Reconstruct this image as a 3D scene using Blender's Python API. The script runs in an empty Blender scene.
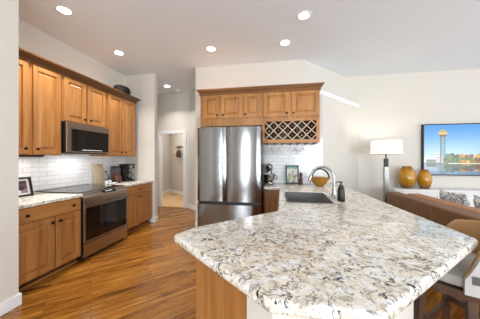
import bpy, bmesh, math, random
from mathutils import Vector, Matrix
random.seed(7)
S = bpy.context.scene
COL = S.collection
R = math.radians

# ------------------------------------------------------------------ camera, world, light, exposure
cam_d = bpy.data.cameras.new('camera')
cam_d.sensor_fit = 'HORIZONTAL'; cam_d.sensor_width = 36.0
cam_d.lens = 36.0 * 213.3 / 480.0
cam_d.shift_y = -1.0 / 480.0
cam_d.clip_start = 0.02
cam = bpy.data.objects.new('camera', cam_d); COL.objects.link(cam)
cam.location = (0, 0, 1.38); cam.rotation_euler = (R(90), 0, R(10))
S.camera = cam
S.view_settings.view_transform = 'Standard'; S.view_settings.look = 'None'
S.view_settings.gamma = 1.0; S.view_settings.use_curve_mapping = False
S.view_settings.exposure = 0.27

w = bpy.data.worlds.new('daylight'); S.world = w; w.use_nodes = True
wb = w.node_tree.nodes['Background']
wb.inputs[0].default_value = (0.88, 0.94, 1.0, 1); wb.inputs[1].default_value = 1.2


def area(name, loc, rot, sx, sy, e, col=(1, 1, 1)):
    d = bpy.data.lights.new(name, 'AREA'); d.shape = 'RECTANGLE'; d.size = sx; d.size_y = sy
    d.energy = e; d.color = col
    o = bpy.data.objects.new(name, d); COL.objects.link(o); o.location = loc; o.rotation_euler = rot
    return o


# added fill lights, unseen: behind the camera, at right, and in the far room
area('rear_fill', (2.9, -4.2, 1.2), (R(120), 0, R(12)), 3.6, 2.2, 225, (0.82, 0.92, 1.0))  # added fill, tilted up to lift the ceiling
area('rear_narrow_fill', (-1.35, -4.2, 1.4), (R(104), 0, R(10)), 0.6, 2.2, 85, (0.80, 0.91, 1.0))  # added fill; also draws a bright streak in the refrigerator doors
area('right_fill', (6.4, -0.8, 1.2), (R(128), 0, R(80)), 4.0, 2.2, 130, (0.90, 0.95, 1.0))  # added fill from the unbuilt right side, aimed upward
area('far_room_fill', (-3.5, 6.7, 2.95), (0, 0, 0), 0.9, 0.9, 26, (0.96, 0.98, 1.0))  # added overhead light to brighten the room beyond the doorway


# ------------------------------------------------------------------ materials
def lin(c):
    return tuple(((v / 255) / 12.92 if v / 255 <= 0.04045 else ((v / 255 + 0.055) / 1.055) ** 2.4) for v in c)


def new_mat(name):
    m = bpy.data.materials.new(name); m.use_nodes = True
    nt = m.node_tree
    return m, nt, nt.nodes['Principled BSDF']


def N(nt, t, **kw):
    n = nt.nodes.new(t)
    for k, v in kw.items():
        setattr(n, k, v)
    return n


def mapping(nt, scale=(1, 1, 1), rot=(0, 0, 0)):
    g = N(nt, 'ShaderNodeNewGeometry'); mp = N(nt, 'ShaderNodeMapping')
    mp.inputs['Scale'].default_value = scale; mp.inputs['Rotation'].default_value = rot
    nt.links.new(g.outputs['Position'], mp.inputs['Vector'])
    return mp.outputs['Vector']


def noise(nt, vec, scale, detail=3, rough=0.5, dist=0.0):
    n = N(nt, 'ShaderNodeTexNoise'); nt.links.new(vec, n.inputs['Vector'])
    n.inputs['Scale'].default_value = scale; n.inputs['Detail'].default_value = detail
    n.inputs['Roughness'].default_value = rough; n.inputs['Distortion'].default_value = dist
    return n.outputs['Fac']


def ramp(nt, fac, stops):
    r = N(nt, 'ShaderNodeValToRGB'); nt.links.new(fac, r.inputs['Fac'])
    el = r.color_ramp.elements
    while len(el) < len(stops): el.new(0.5)
    for e, (p, c) in zip(el, stops):
        e.position = p; e.color = (*c, 1) if len(c) == 3 else c
    return r.outputs['Color']


def mix(nt, fac, a, b, mode='MIX'):
    m = N(nt, 'ShaderNodeMix', data_type='RGBA', blend_type=mode)
    for sock, v in ((m.inputs[0], fac), (m.inputs[6], a), (m.inputs[7], b)):
        if hasattr(v, 'is_linked'): nt.links.new(v, sock)
        elif isinstance(v, (int, float)): sock.default_value = v
        else: sock.default_value = (*v, 1)
    return m.outputs[2]


def math_(nt, op, a, b=None, clamp=False):
    m = N(nt, 'ShaderNodeMath', operation=op, use_clamp=clamp)
    for i, v in enumerate((a, b)):
        if v is None: continue
        if hasattr(v, 'is_linked'): nt.links.new(v, m.inputs[i])
        else: m.inputs[i].default_value = v
    return m.outputs[0]


def bump(nt, b, height, strength, dist=0.01):
    n = N(nt, 'ShaderNodeBump'); n.inputs['Strength'].default_value = strength; n.inputs['Distance'].default_value = dist
    nt.links.new(height, n.inputs['Height']); nt.links.new(n.outputs['Normal'], b.inputs['Normal'])


def plain(name, rgb, rough=0.5, metal=0.0, var=0.06, vscale=30, spec=0.5, **kw):
    m, nt, b = new_mat(name)
    c = lin(rgb)
    f = noise(nt, mapping(nt), vscale, 2)
    lo = tuple(v * (1 - var) for v in c); hi = tuple(min(1, v * (1 + var)) for v in c)
    nt.links.new(ramp(nt, f, [(0.3, lo), (0.7, hi)]), b.inputs['Base Color'])
    b.inputs['Roughness'].default_value = rough; b.inputs['Metallic'].default_value = metal
    b.inputs['Specular IOR Level'].default_value = spec
    for k, v in kw.items(): b.inputs[k].default_value = v
    return m


def wall_paint(name, rgb):
    m, nt, b = new_mat(name)
    v = mapping(nt)
    c = lin(rgb)
    nt.links.new(ramp(nt, noise(nt, v, 1.5, 2), [(0.3, tuple(x * 0.985 for x in c)), (0.7, c)]), b.inputs['Base Color'])
    b.inputs['Roughness'].default_value = 0.75; b.inputs['Specular IOR Level'].default_value = 0.2
    bump(nt, b, noise(nt, v, 260, 2), 0.05, 0.002)
    return m


def wood(name, dark, mid, light, axis='Z', rough=0.38, scale=1.0):
    """straight-grained timber with the grain along one world axis"""
    m, nt, b = new_mat(name)
    s = {'Z': (1, 1, 0.07), 'X': (0.07, 1, 1), 'Y': (1, 0.07, 1)}[axis]
    v = mapping(nt, s)
    f1 = noise(nt, v, 22 * scale, 4, 0.6, 0.6); f2 = noise(nt, v, 5 * scale, 2, 0.5, 1.2)
    c = ramp(nt, f1, [(0.28, lin(dark)), (0.5, lin(mid)), (0.74, lin(light))])
    c2 = ramp(nt, f2, [(0.3, lin(dark)), (0.55, lin(mid)), (0.8, lin(light))])
    nt.links.new(mix(nt, 0.45, c, c2), b.inputs['Base Color'])
    b.inputs['Roughness'].default_value = rough
    bump(nt, b, f1, 0.08, 0.003)
    return m


def attr_mat(name, emit=0.0, rough=0.4):
    m, nt, b = new_mat(name)
    a = N(nt, 'ShaderNodeAttribute', attribute_name='picture')
    if emit:
        nt.links.new(a.outputs['Color'], b.inputs['Emission Color']); b.inputs['Emission Strength'].default_value = emit
        b.inputs['Base Color'].default_value = (0.01, 0.01, 0.01, 1)
    else:
        nt.links.new(a.outputs['Color'], b.inputs['Base Color'])
    b.inputs['Roughness'].default_value = rough
    return m


def glow(name, rgb, strength):
    m, nt, b = new_mat(name)
    b.inputs['Base Color'].default_value = (0.9, 0.9, 0.9, 1)
    b.inputs['Emission Color'].default_value = (*rgb, 1); b.inputs['Emission Strength'].default_value = strength
    return m


M = {}
M['wall'] = wall_paint('warm_white_wall_paint', (221, 215, 205))
M['ceil'] = wall_paint('white_ceiling_paint', (236, 241, 246))
M['trim'] = plain('white_trim_paint', (240, 240, 240), 0.4, var=0.01)
M['oak'] = wood('honey_oak', (138, 86, 40), (176, 120, 64), (200, 144, 86))
M['oak_x'] = wood('honey_oak_horizontal', (138, 86, 40), (176, 120, 64), (200, 144, 86), 'X')
M['oak_y'] = wood('honey_oak_lengthwise', (138, 86, 40), (176, 120, 64), (200, 144, 86), 'Y')
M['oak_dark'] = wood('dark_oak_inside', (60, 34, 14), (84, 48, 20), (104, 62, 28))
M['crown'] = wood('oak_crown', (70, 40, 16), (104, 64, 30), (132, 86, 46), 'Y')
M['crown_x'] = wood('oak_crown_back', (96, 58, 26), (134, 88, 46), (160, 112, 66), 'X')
M['walnut'] = wood('brown_stool_wood', (56, 38, 28), (88, 60, 44), (114, 80, 58))
M['steel'] = plain('brushed_stainless_steel', (142, 141, 140), 0.15, 1.0, 0.04, 8)
M['steel_warm'] = plain('warm_stainless_steel', (178, 168, 158), 0.3, 1.0, 0.04, 8)
M['chrome'] = plain('brushed_nickel', (168, 166, 162), 0.2, 1.0, 0.02)
M['black'] = plain('black_plastic', (26, 25, 25), 0.4, var=0.1)
M['black_gloss'] = plain('black_glass', (10, 10, 11), 0.06, var=0.1)
M['knob'] = plain('dark_bronze_knob', (34, 28, 25), 0.35, 0.6)
M['white'] = plain('white_glazed_ceramic', (236, 236, 234), 0.2, var=0.02)
M['offwhite'] = plain('white_lacquer', (238, 236, 232), 0.45, var=0.02)
M['leather'] = plain('brown_leather', (126, 84, 46), 0.5, var=0.14, vscale=12)
M['leather_light'] = plain('light_brown_leather', (176, 122, 80), 0.5, var=0.1, vscale=12)
M['tan'] = wood('tan_leather', (158, 116, 70), (182, 138, 88), (196, 152, 104), 'Z', 0.5, 0.5)
M['fabric'] = plain('light_grey_fabric', (186, 183, 180), 0.9, var=0.06, vscale=220)
M['fabric_dark'] = plain('charcoal_fabric', (96, 94, 94), 0.9, var=0.12, vscale=220)
M['sink'] = plain('dark_grey_composite', (112, 111, 110), 0.35, var=0.15, vscale=160)
M['wicker'] = plain('black_wicker', (40, 38, 38), 0.7, var=0.4, vscale=90)
M['redbrown'] = plain('red_brown_glaze', (88, 42, 30), 0.3, var=0.25)
M['board'] = wood('pale_maple_board', (176, 152, 120), (204, 184, 152), (222, 204, 176))
M['green'] = plain('dark_green_lacquer', (22, 48, 42), 0.35, var=0.2)
M['hat'] = plain('straw_hat', (214, 178, 140), 0.8, var=0.15, vscale=80)
M['bag'] = plain('dark_brown_bag', (74, 40, 28), 0.6, var=0.2)
M['tv'] = attr_mat('television_picture', 1.0, 0.2)
M['photo'] = attr_mat('printed_photo', 0, 0.25)
M['bulb'] = glow('downlight_glow', (1.0, 0.98, 0.95), 4.0)
M['display'] = glow('display_glow', (0.75, 0.85, 1.0), 0.5)
M['bottle'] = plain('dark_bottle_glass', (26, 26, 20), 0.12, var=0.2)
M['foil_red'] = plain('wine_red_foil', (112, 26, 34), 0.35, 0.4)
M['foil_gold'] = plain('gold_foil', (150, 118, 66), 0.4, 0.5)
M['carpet'] = plain('beige_carpet', (206, 168, 122), 0.95, var=0.1, vscale=120)
M['hall_wall'] = wall_paint('warm_grey_room_paint', (214, 204, 192))


def m_glass(name, rgb, rough=0.02):
    m, nt, b = new_mat(name)
    b.inputs['Base Color'].default_value = (*lin(rgb), 1); b.inputs['Transmission Weight'].default_value = 1.0
    b.inputs['Roughness'].default_value = rough; b.inputs['IOR'].default_value = 1.3
    return m


M['glass'] = m_glass('clear_glass', (250, 250, 250))


def m_amber(name):
    m, nt, b = new_mat(name)
    g = N(nt, 'ShaderNodeTexCoord'); sx = N(nt, 'ShaderNodeSeparateXYZ'); nt.links.new(g.outputs['Generated'], sx.inputs[0])
    f = noise(nt, mapping(nt), 14, 3)
    h = math_(nt, 'ADD', sx.outputs['Z'], math_(nt, 'MULTIPLY', math_(nt, 'SUBTRACT', f, 0.5), 0.35))
    nt.links.new(ramp(nt, h, [(0.0, lin((76, 42, 8))), (0.3, lin((178, 124, 8))), (0.75, lin((200, 142, 18))), (1.0, lin((128, 76, 10)))]),
                 b.inputs['Base Color'])
    b.inputs['Roughness'].default_value = 0.16; b.inputs['Coat Weight'].default_value = 0.5
    return m


M['amber'] = m_amber('amber_art_glass')
M['olive'] = plain('olive_amber_glaze', (148, 104, 26), 0.3, var=0.2, vscale=20)


def m_floor():
    m, nt, b = new_mat('oak_strip_floor')
    v = mapping(nt, (1, 1, 1), (0, 0, R(-45)))
    br = N(nt, 'ShaderNodeTexBrick'); nt.links.new(v, br.inputs['Vector'])
    br.offset = 0.37; br.offset_frequency = 2
    br.inputs['Scale'].default_value = 1.0; br.inputs['Brick Width'].default_value = 0.95
    br.inputs['Row Height'].default_value = 0.064; br.inputs['Mortar Size'].default_value = 0.0012
    br.inputs['Mortar Smooth'].default_value = 0.3; br.inputs['Bias'].default_value = 0.0
    br.inputs['Color1'].default_value = (0, 0, 0, 1); br.inputs['Color2'].default_value = (1, 1, 1, 1)
    br.inputs['Mortar'].default_value = (0.3, 0.3, 0.3, 1)
    sep = N(nt, 'ShaderNodeSeparateColor'); nt.links.new(br.outputs['Color'], sep.inputs[0])
    v2 = mapping(nt, (1, 1, 1), (0, 0, R(-45)))
    mp = N(nt, 'ShaderNodeMapping'); mp.inputs['Scale'].default_value = (0.09, 1, 1); nt.links.new(v2, mp.inputs['Vector'])
    off = N(nt, 'ShaderNodeVectorMath', operation='ADD'); nt.links.new(mp.outputs[0], off.inputs[0])
    cb = N(nt, 'ShaderNodeCombineXYZ'); nt.links.new(math_(nt, 'MULTIPLY', sep.outputs[0], 7.0), cb.inputs[2]); nt.links.new(cb.outputs[0], off.inputs[1])
    g = noise(nt, off.outputs[0], 34, 5, 0.65, 0.8)
    g2 = noise(nt, off.outputs[0], 9, 3, 0.5, 1.5)
    f = math_(nt, 'ADD', math_(nt, 'MULTIPLY', g, 0.55), math_(nt, 'ADD', math_(nt, 'ADD', math_(nt, 'MULTIPLY', sep.outputs[0], 0.13), 0.03), math_(nt, 'MULTIPLY', g2, 0.30)))
    c = ramp(nt, f, [(0.36, lin((70, 38, 12))), (0.47, lin((128, 79, 25))), (0.58, lin((160, 104, 38))), (0.72, lin((192, 138, 64)))])
    nt.links.new(mix(nt, br.outputs['Fac'], c, lin((70, 38, 14))), b.inputs['Base Color'])
    b.inputs['Roughness'].default_value = 0.24; b.inputs['Specular IOR Level'].default_value = 0.45
    bump(nt, b, g, 0.05, 0.002)
    return m


M['floor'] = m_floor()


def m_tile(name, plane):
    """white glazed subway tile; plane 'x' = on a wall running along X, 'y' = along Y"""
    m, nt, b = new_mat(name)
    g = N(nt, 'ShaderNodeNewGeometry'); s = N(nt, 'ShaderNodeSeparateXYZ'); nt.links.new(g.outputs['Position'], s.inputs[0])
    c = N(nt, 'ShaderNodeCombineXYZ'); nt.links.new(s.outputs['X' if plane == 'x' else 'Y'], c.inputs[0]); nt.links.new(s.outputs['Z'], c.inputs[1])
    br = N(nt, 'ShaderNodeTexBrick'); nt.links.new(c.outputs[0], br.inputs['Vector'])
    br.inputs['Scale'].default_value = 1.0; br.inputs['Brick Width'].default_value = 0.2; br.inputs['Row Height'].default_value = 0.066
    br.inputs['Mortar Size'].default_value = 0.0028; br.inputs['Mortar Smooth'].default_value = 0.2
    br.inputs['Color1'].default_value = (*lin((238, 239, 240)), 1); br.inputs['Color2'].default_value = (*lin((250, 250, 250)), 1)
    br.inputs['Mortar'].default_value = (*lin((196, 198, 200)), 1)
    nt.links.new(br.outputs['Color'], b.inputs['Base Color'])
    b.inputs['Roughness'].default_value = 0.12
    hh = math_(nt, 'SUBTRACT', math_(nt, 'MULTIPLY', noise(nt, mapping(nt), 14, 2), 0.6), br.outputs['Fac'])
    bump(nt, b, hh, 0.35, 0.006)
    return m


M['tile_x'] = m_tile('white_subway_tile_back', 'x'); M['tile_y'] = m_tile('white_subway_tile_left', 'y')


def m_granite(name):
    m, nt, b = new_mat(name)
    v = mapping(nt)
    # domain warp
    wn = N(nt, 'ShaderNodeTexNoise'); nt.links.new(v, wn.inputs['Vector']); wn.inputs['Scale'].default_value = 9; wn.inputs['Detail'].default_value = 3
    sub = N(nt, 'ShaderNodeVectorMath', operation='SUBTRACT'); nt.links.new(wn.outputs['Color'], sub.inputs[0]); sub.inputs[1].default_value = (0.5, 0.5, 0.5)
    scl = N(nt, 'ShaderNodeVectorMath', operation='SCALE'); nt.links.new(sub.outputs[0], scl.inputs[0]); scl.inputs['Scale'].default_value = 0.16
    wv = N(nt, 'ShaderNodeVectorMath', operation='ADD'); nt.links.new(v, wv.inputs[0]); nt.links.new(scl.outputs[0], wv.inputs[1]); wv = wv.outputs[0]
    base = ramp(nt, noise(nt, v, 22, 4, 0.6), [(0.36, lin((243, 243, 242))), (0.5, lin((236, 229, 215))), (0.68, lin((216, 200, 176)))])
    grey = ramp(nt, noise(nt, wv, 38, 5, 0.72), [(0.525, (0, 0, 0)), (0.615, (1, 1, 1))])
    c = mix(nt, math_(nt, 'MULTIPLY', grey, 0.8), base, lin((108, 98, 90)))
    # dark broken veins
    nz = noise(nt, wv, 19, 2, 0.5)
    band = math_(nt, 'ABSOLUTE', math_(nt, 'SUBTRACT', nz, 0.5))
    vein = ramp(nt, band, [(0.008, (1, 1, 1)), (0.034, (0, 0, 0))])
    gate = ramp(nt, noise(nt, v, 10, 3, 0.6), [(0.45, (0, 0, 0)), (0.56, (1, 1, 1))])
    c = mix(nt, math_(nt, 'MULTIPLY', vein, gate), c, lin((48, 42, 40)))
    # soft brown clouds and small dark flecks
    cloud = ramp(nt, noise(nt, wv, 11, 4, 0.7), [(0.60, (0, 0, 0)), (0.72, (1, 1, 1))])
    c = mix(nt, math_(nt, 'MULTIPLY', cloud, 0.5), c, lin((120, 98, 80)))
    fl = ramp(nt, noise(nt, v, 60, 3, 0.7), [(0.64, (0, 0, 0)), (0.70, (1, 1, 1))])
    c = mix(nt, math_(nt, 'MULTIPLY', fl, 0.7), c, lin((70, 62, 58)))
    nt.links.new(c, b.inputs['Base Color'])
    b.inputs['Roughness'].default_value = 0.17; b.inputs['Specular IOR Level'].default_value = 0.45
    return m


M['granite'] = m_granite('cream_grey_granite')


def m_shade():
    m, nt, b = new_mat('white_linen_shade')
    out = nt.nodes['Material Output']
    d = N(nt, 'ShaderNodeBsdfDiffuse'); d.inputs[0].default_value = (0.92, 0.90, 0.87, 1)
    t = N(nt, 'ShaderNodeBsdfTranslucent'); t.inputs[0].default_value = (0.95, 0.93, 0.88, 1)
    mx = N(nt, 'ShaderNodeMixShader'); mx.inputs[0].default_value = 0.5
    nt.links.new(d.outputs[0], mx.inputs[1]); nt.links.new(t.outputs[0], mx.inputs[2]); nt.links.new(mx.outputs[0], out.inputs[0])
    return m


M['shade'] = m_shade()


def m_pattern():
    m, nt, b = new_mat('white_grey_branch_print_cloth')
    v = mapping(nt)
    nz = noise(nt, v, 9, 3, 0.6, 1.0)
    band = math_(nt, 'ABSOLUTE', math_(nt, 'SUBTRACT', nz, 0.5))
    f = ramp(nt, band, [(0.01, (1, 1, 1)), (0.05, (0, 0, 0))])
    g = ramp(nt, noise(nt, v, 4, 2), [(0.45, (0, 0, 0)), (0.55, (1, 1, 1))])
    nt.links.new(mix(nt, math_(nt, 'MULTIPLY', f, g), lin((224, 224, 225)), lin((110, 112, 116))), b.inputs['Base Color'])
    b.inputs['Roughness'].default_value = 0.9
    return m


M['pattern'] = m_pattern()

# ------------------------------------------------------------------ building helpers
BASE = {}


class MB:
    def __init__(s):
        s.v = []; s.f = []

    def add(s, vs, fs):
        o = len(s.v); s.v += [tuple(v) for v in vs]; s.f += [tuple(i + o for i in f) for f in fs]
        return s

    def box(s, x0, x1, y0, y1, z0, z1):
        vs = [(x, y, z) for z in (z0, z1) for x, y in ((x0, y0), (x1, y0), (x1, y1), (x0, y1))]
        return s.add(vs, [(0, 3, 2, 1), (4, 5, 6, 7), (0, 1, 5, 4), (1, 2, 6, 5), (2, 3, 7, 6), (3, 0, 4, 7)])

    def obox(s, O, U, W, V, u, wd, h):
        """box from corner O spanning u*U, wd*W, h*V"""
        O, U, W, V = Vector(O), Vector(U), Vector(W), Vector(V)
        vs = [O + V * c + U * a + W * b for c in (0, h) for a, b in ((0, 0), (u, 0), (u, wd), (0, wd))]
        return s.add(vs, [(0, 3, 2, 1), (4, 5, 6, 7), (0, 1, 5, 4), (1, 2, 6, 5), (2, 3, 7, 6), (3, 0, 4, 7)])

    def prism(s, poly, z0, z1):
        n = len(poly)
        vs = [(x, y, z0) for x, y in poly] + [(x, y, z1) for x, y in poly]
        fs = [tuple(range(n - 1, -1, -1)), tuple(range(n, 2 * n))] + [(i, (i + 1) % n, n + (i + 1) % n, n + i) for i in range(n)]
        return s.add(vs, fs)

    def lathe(s, c, prof, n=24, axis=(0, 0, 1), sx=1.0, sy=1.0):
        ax = Vector(axis).normalized(); t = Vector((1, 0, 0)) if abs(ax.x) < 0.9 else Vector((0, 1, 0))
        u = (t - ax * t.dot(ax)).normalized(); v = ax.cross(u); c = Vector(c)
        vs = []; fs = []
        for r, h in prof:
            for k in range(n):
                a = 2 * math.pi * k / n
                vs.append(c + ax * h + u * (r * sx * math.cos(a)) + v * (r * sy * math.sin(a)))
        for i in range(len(prof) - 1):
            for k in range(n):
                fs.append((i * n + k, i * n + (k + 1) % n, (i + 1) * n + (k + 1) % n, (i + 1) * n + k))
        if prof[0][0] > 1e-5: fs.append(tuple(range(n - 1, -1, -1)))
        if prof[-1][0] > 1e-5: fs.append(tuple(range((len(prof) - 1) * n, len(prof) * n)))
        return s.add(vs, fs)

    def tube(s, path, r, n=10, closed=False):
        P = [Vector(p) for p in path]; m = len(P)
        rr = r if isinstance(r, (list, tuple)) else [r] * m
        T = []
        for i in range(m):
            a = P[(i - 1) % m] if (closed or i) else P[i]; b = P[(i + 1) % m] if (closed or i < m - 1) else P[i]
            T.append((b - a).normalized())
        up = Vector((0, 0, 1)) if abs(T[0].z) < 0.9 else Vector((1, 0, 0))
        u = (up - T[0] * up.dot(T[0])).normalized()
        vs = []; fs = []
        for i in range(m):
            u = (u - T[i] * u.dot(T[i])).normalized(); v = T[i].cross(u)
            for k in range(n):
                a = 2 * math.pi * k / n
                vs.append(P[i] + (u * math.cos(a) + v * math.sin(a)) * rr[i])
        for i in range(m if closed else m - 1):
            j = (i + 1) % m
            for k in range(n):
                fs.append((i * n + k, i * n + (k + 1) % n, j * n + (k + 1) % n, j * n + k))
        if not closed:
            fs.append(tuple(range(n - 1, -1, -1))); fs.append(tuple(range((m - 1) * n, m * n)))
        return s.add(vs, fs)

    def panel(s, O, U, Nn, w_, h, t=0.02, fr=0.058, raised=True):
        """cabinet door: frame, groove and raised centre. O = lower corner on the carcass face"""
        O, U, Nn = Vector(O), Vector(U), Vector(Nn); Z = Vector((0, 0, 1))
        loops = [(0, 0), (0, t - 0.004), (0.004, t)]
        if raised:
            loops += [(fr, t), (fr + 0.005, t - 0.015), (fr + 0.014, t - 0.015), (fr + 0.040, t - 0.002)]
        vs = []
        for ins, d in loops:
            for a, b in ((ins, ins), (w_ - ins, ins), (w_ - ins, h - ins), (ins, h - ins)):
                vs.append(O + U * a + Z * b + Nn * d)
        fs = []
        for i in range(len(loops) - 1):
            for k in range(4):
                fs.append((i * 4 + k, i * 4 + (k + 1) % 4, i * 4 + 4 + (k + 1) % 4, i * 4 + 4 + k))
        e = (len(loops) - 1) * 4
        fs.append((3, 2, 1, 0)); fs.append((e, e + 1, e + 2, e + 3))
        return s.add(vs, fs)

    def build(s, name, mat, parent=None, base=None, bevel=0, smooth=False, seg=2, label=None, subd=0):
        b = Vector(BASE[parent.name]) if parent else Vector(base or (0, 0, 0))
        me = bpy.data.meshes.new(name)
        me.from_pydata([tuple(Vector(v) - b) for v in s.v], [], s.f)
        bm = bmesh.new(); bm.from_mesh(me); bmesh.ops.recalc_face_normals(bm, faces=bm.faces); bm.to_mesh(me); bm.free()
        me.materials.append(mat)
        o = bpy.data.objects.new(name, me); COL.objects.link(o)
        if parent: o.parent = parent
        else: o.location = b
        BASE[o.name] = tuple(b)
        if bevel:
            md = o.modifiers.new('bevel', 'BEVEL'); md.width = bevel; md.segments = seg; md.limit_method = 'ANGLE'; md.angle_limit = R(35)
        if subd:
            md = o.modifiers.new('soft', 'SUBSURF'); md.levels = subd; md.render_levels = subd
        if smooth or bevel and seg > 2:
            for p in me.polygons: p.use_smooth = True
            if not subd:
                me.set_sharp_from_angle(angle=R(42))
        if label: o['label'] = label
        return o


def tag(o, label, cat, group=None):
    o['label'] = label; o['category'] = cat
    if group: o['group'] = group
    return o


def thing(name, label, cat, loc, group=None):
    o = bpy.data.objects.new(name, None); COL.objects.link(o); o.location = loc; o.empty_display_size = 0.1
    BASE[o.name] = tuple(loc)
    return tag(o, label, cat, group)


def struct(o):
    o['kind'] = 'structure'
    return o


def picture(name, O, U, w_, h, nx, ny, func, mat, parent):
    """flat picture: a fine grid of faces each with its own colour"""
    O, U, Z = Vector(O), Vector(U), Vector((0, 0, 1))
    if isinstance(h, tuple): Z = Vector(h[1]); h = h[0]
    mb = MB(); vs = []; fs = []
    for j in range(ny + 1):
        for i in range(nx + 1):
            vs.append(O + U * (w_ * i / nx) + Z * (h * j / ny))
    for j in range(ny):
        for i in range(nx):
            a = j * (nx + 1) + i; fs.append((a, a + 1, a + nx + 2, a + nx + 1))
    mb.add(vs, fs)
    o = mb.build(name, mat, parent)
    at = o.data.attributes.new('picture', 'FLOAT_COLOR', 'FACE')
    for j in range(ny):
        for i in range(nx):
            at.data[j * nx + i].color = (*lin(func((i + 0.5) / nx, (j + 0.5) / ny)), 1)
    return o


def round_poly(pts, rads, n=8):
    out = []
    m = len(pts)
    for i in range(m):
        p = Vector(pts[i]); r = rads[i]
        if r <= 0: out.append(tuple(p)); continue
        a = (Vector(pts[i - 1]) - p).normalized(); b = (Vector(pts[(i + 1) % m]) - p).normalized()
        ang = a.angle(b); d = r / math.tan(ang / 2)
        c = p + (a + b).normalized() * (r / math.sin(ang / 2))
        s0 = p + a * d - c; s1 = p + b * d - c
        a0 = math.atan2(s0.y, s0.x); a1 = math.atan2(s1.y, s1.x)
        da = (a1 - a0 + math.pi) % (2 * math.pi) - math.pi
        for k in range(n + 1):
            t = a0 + da * k / n
            out.append((c.x + r * math.cos(t), c.y + r * math.sin(t)))
    return out


def slab(name, outline, holes, z0, z1, mat, base, bev=0.012):
    """stone slab with eased edges and cut-outs"""
    cu = bpy.data.curves.new(name, 'CURVE'); cu.dimensions = '2D'; cu.fill_mode = 'BOTH'
    for poly in [outline] + holes:
        sp = cu.splines.new('POLY'); sp.points.add(len(poly) - 1); sp.use_cyclic_u = True
        for q, p in zip(sp.points, poly): q.co = (p[0] - base[0], p[1] - base[1], 0, 1)
    cu.extrude = (z1 - z0) / 2 - bev; cu.bevel_depth = bev; cu.bevel_resolution = 3; cu.offset = -bev
    tmp = bpy.data.objects.new(name + '_outline', cu); COL.objects.link(tmp)
    dg = bpy.context.evaluated_depsgraph_get()
    me = bpy.data.meshes.new_from_object(tmp.evaluated_get(dg)); me.name = name
    bpy.data.objects.remove(tmp)
    me.materials.clear(); me.materials.append(mat)
    bm = bmesh.new(); bm.from_mesh(me); bmesh.ops.remove_doubles(bm, verts=bm.verts, dist=0.0003)
    bmesh.ops.recalc_face_normals(bm, faces=bm.faces); bm.to_mesh(me); bm.free()
    for p in me.polygons: p.use_smooth = True
    me.set_sharp_from_angle(angle=R(30))
    for v in me.vertices: v.co.z += (z0 + z1) / 2 - base[2]
    o = bpy.data.objects.new(name, me); COL.objects.link(o); o.location = base; BASE[o.name] = tuple(base)
    return o


CZ = 3.22          # ceiling height
XL = -3.35         # left wall
# ------------------------------------------------------------------ the room
struct(MB().box(-6, 7, -4.5, 5.66, -0.1, 0).build('floor', M['floor']))
struct(MB().box(-6, -1.0, 5.66, 9.5, -0.1, 0.004).build('floor_carpet', M['carpet']))
struct(MB().box(-6, 7, -4.5, 9.5, CZ, CZ + 0.1).build('ceiling', M['ceil']))
struct(MB().box(XL - 0.12, XL, 1.58, 4.34, 0, CZ).build('wall_left', M['wall']))
struct(MB().box(-3.47, -2.40, -2.2, 1.615, 0, CZ).build('wall_near', M['wall']))
struct(MB().box(XL, -2.62, 4.22, 4.34, 0, CZ).build('wall_return', M['wall']))
struct(MB().box(-1.64, 0.5, 4.10, 4.22, 0, CZ).build('wall_back', M['wall']))
struct(MB().prism([(0.46, 4.10), (0.5, 4.22), (0.54, 4.30), (1.46, 5.30), (1.60, 5.25)], 2.5, CZ).build('wall_diagonal', M['wall']))
low = MB().box(-1.40, 0.79, 3.985, 4.10, 0, 2.50)
low.prism([(0.79, 3.985), (1.765, 5.15), (1.50, 5.15), (0.46, 4.10), (0.46, 3.99)], 0, 2.50)
struct(low.build('wall_ledge', M['wall']))
cap = MB().prism([(0.60, 3.965), (0.80, 3.965), (1.80, 5.15), (1.50, 5.15), (0.55, 4.10)], 2.50, 2.59)
struct(cap.build('trim_ledge', M['trim'], bevel=0.012))
struct(MB().box(1.30, 7, 5.15, 5.27, 0, CZ).build('wall_right', M['wall']))
# hall beyond the opening
struct(MB().box(-5, -3.32, 5.62, 5.74, 0, CZ).box(-2.60, -2.44, 5.62, 5.74, 0, CZ).box(-3.32, -2.60, 5.62, 5.74, 2.09, CZ).build('wall_hall', M['wall']))
struct(MB().prism([(-2.44, 5.62), (-1.70, 4.95), (-1.62, 5.04), (-2.36, 5.74)], 0, CZ).build('wall_hall_right', M['wall']))
struct(MB().prism([(-1.70, 4.95), (-1.64, 4.22), (-1.52, 4.22), (-1.62, 5.04)], 0, CZ).build('wall_hall_side', M['wall']))
struct(MB().box(-5.1, -4.98, 4.3, 5.74, 0, CZ).build('wall_hall_left', M['wall']))
struct(MB().box(-3.47, -5.1, 4.22, 4.34, 0, CZ).build('wall_hall_front', M['wall']))
struct(MB().box(-4.55, -4.42, 5.74, 8.4, 0, CZ).build('wall_room_left', M['hall_wall']))
struct(MB().prism([(-4.42, 8.28), (-2.2, 6.55), (-2.1, 6.65), (-4.35, 8.42)], 0, CZ).build('wall_room_right', M['hall_wall']))
# casing of the hall doorway
cs = MB().box(-3.41, -3.32, 5.595, 5.62, 0, 2.17).box(-2.60, -2.51, 5.595, 5.62, 0, 2.17).box(-3.32, -2.60, 5.595, 5.62, 2.08, 2.17)
cs.box(-3.33, -3.31, 5.62, 5.74, 0, 2.08).box(-2.61, -2.59, 5.62, 5.74, 0, 2.08)
struct(cs.build('trim_doorway', M['trim'], bevel=0.004))
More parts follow.
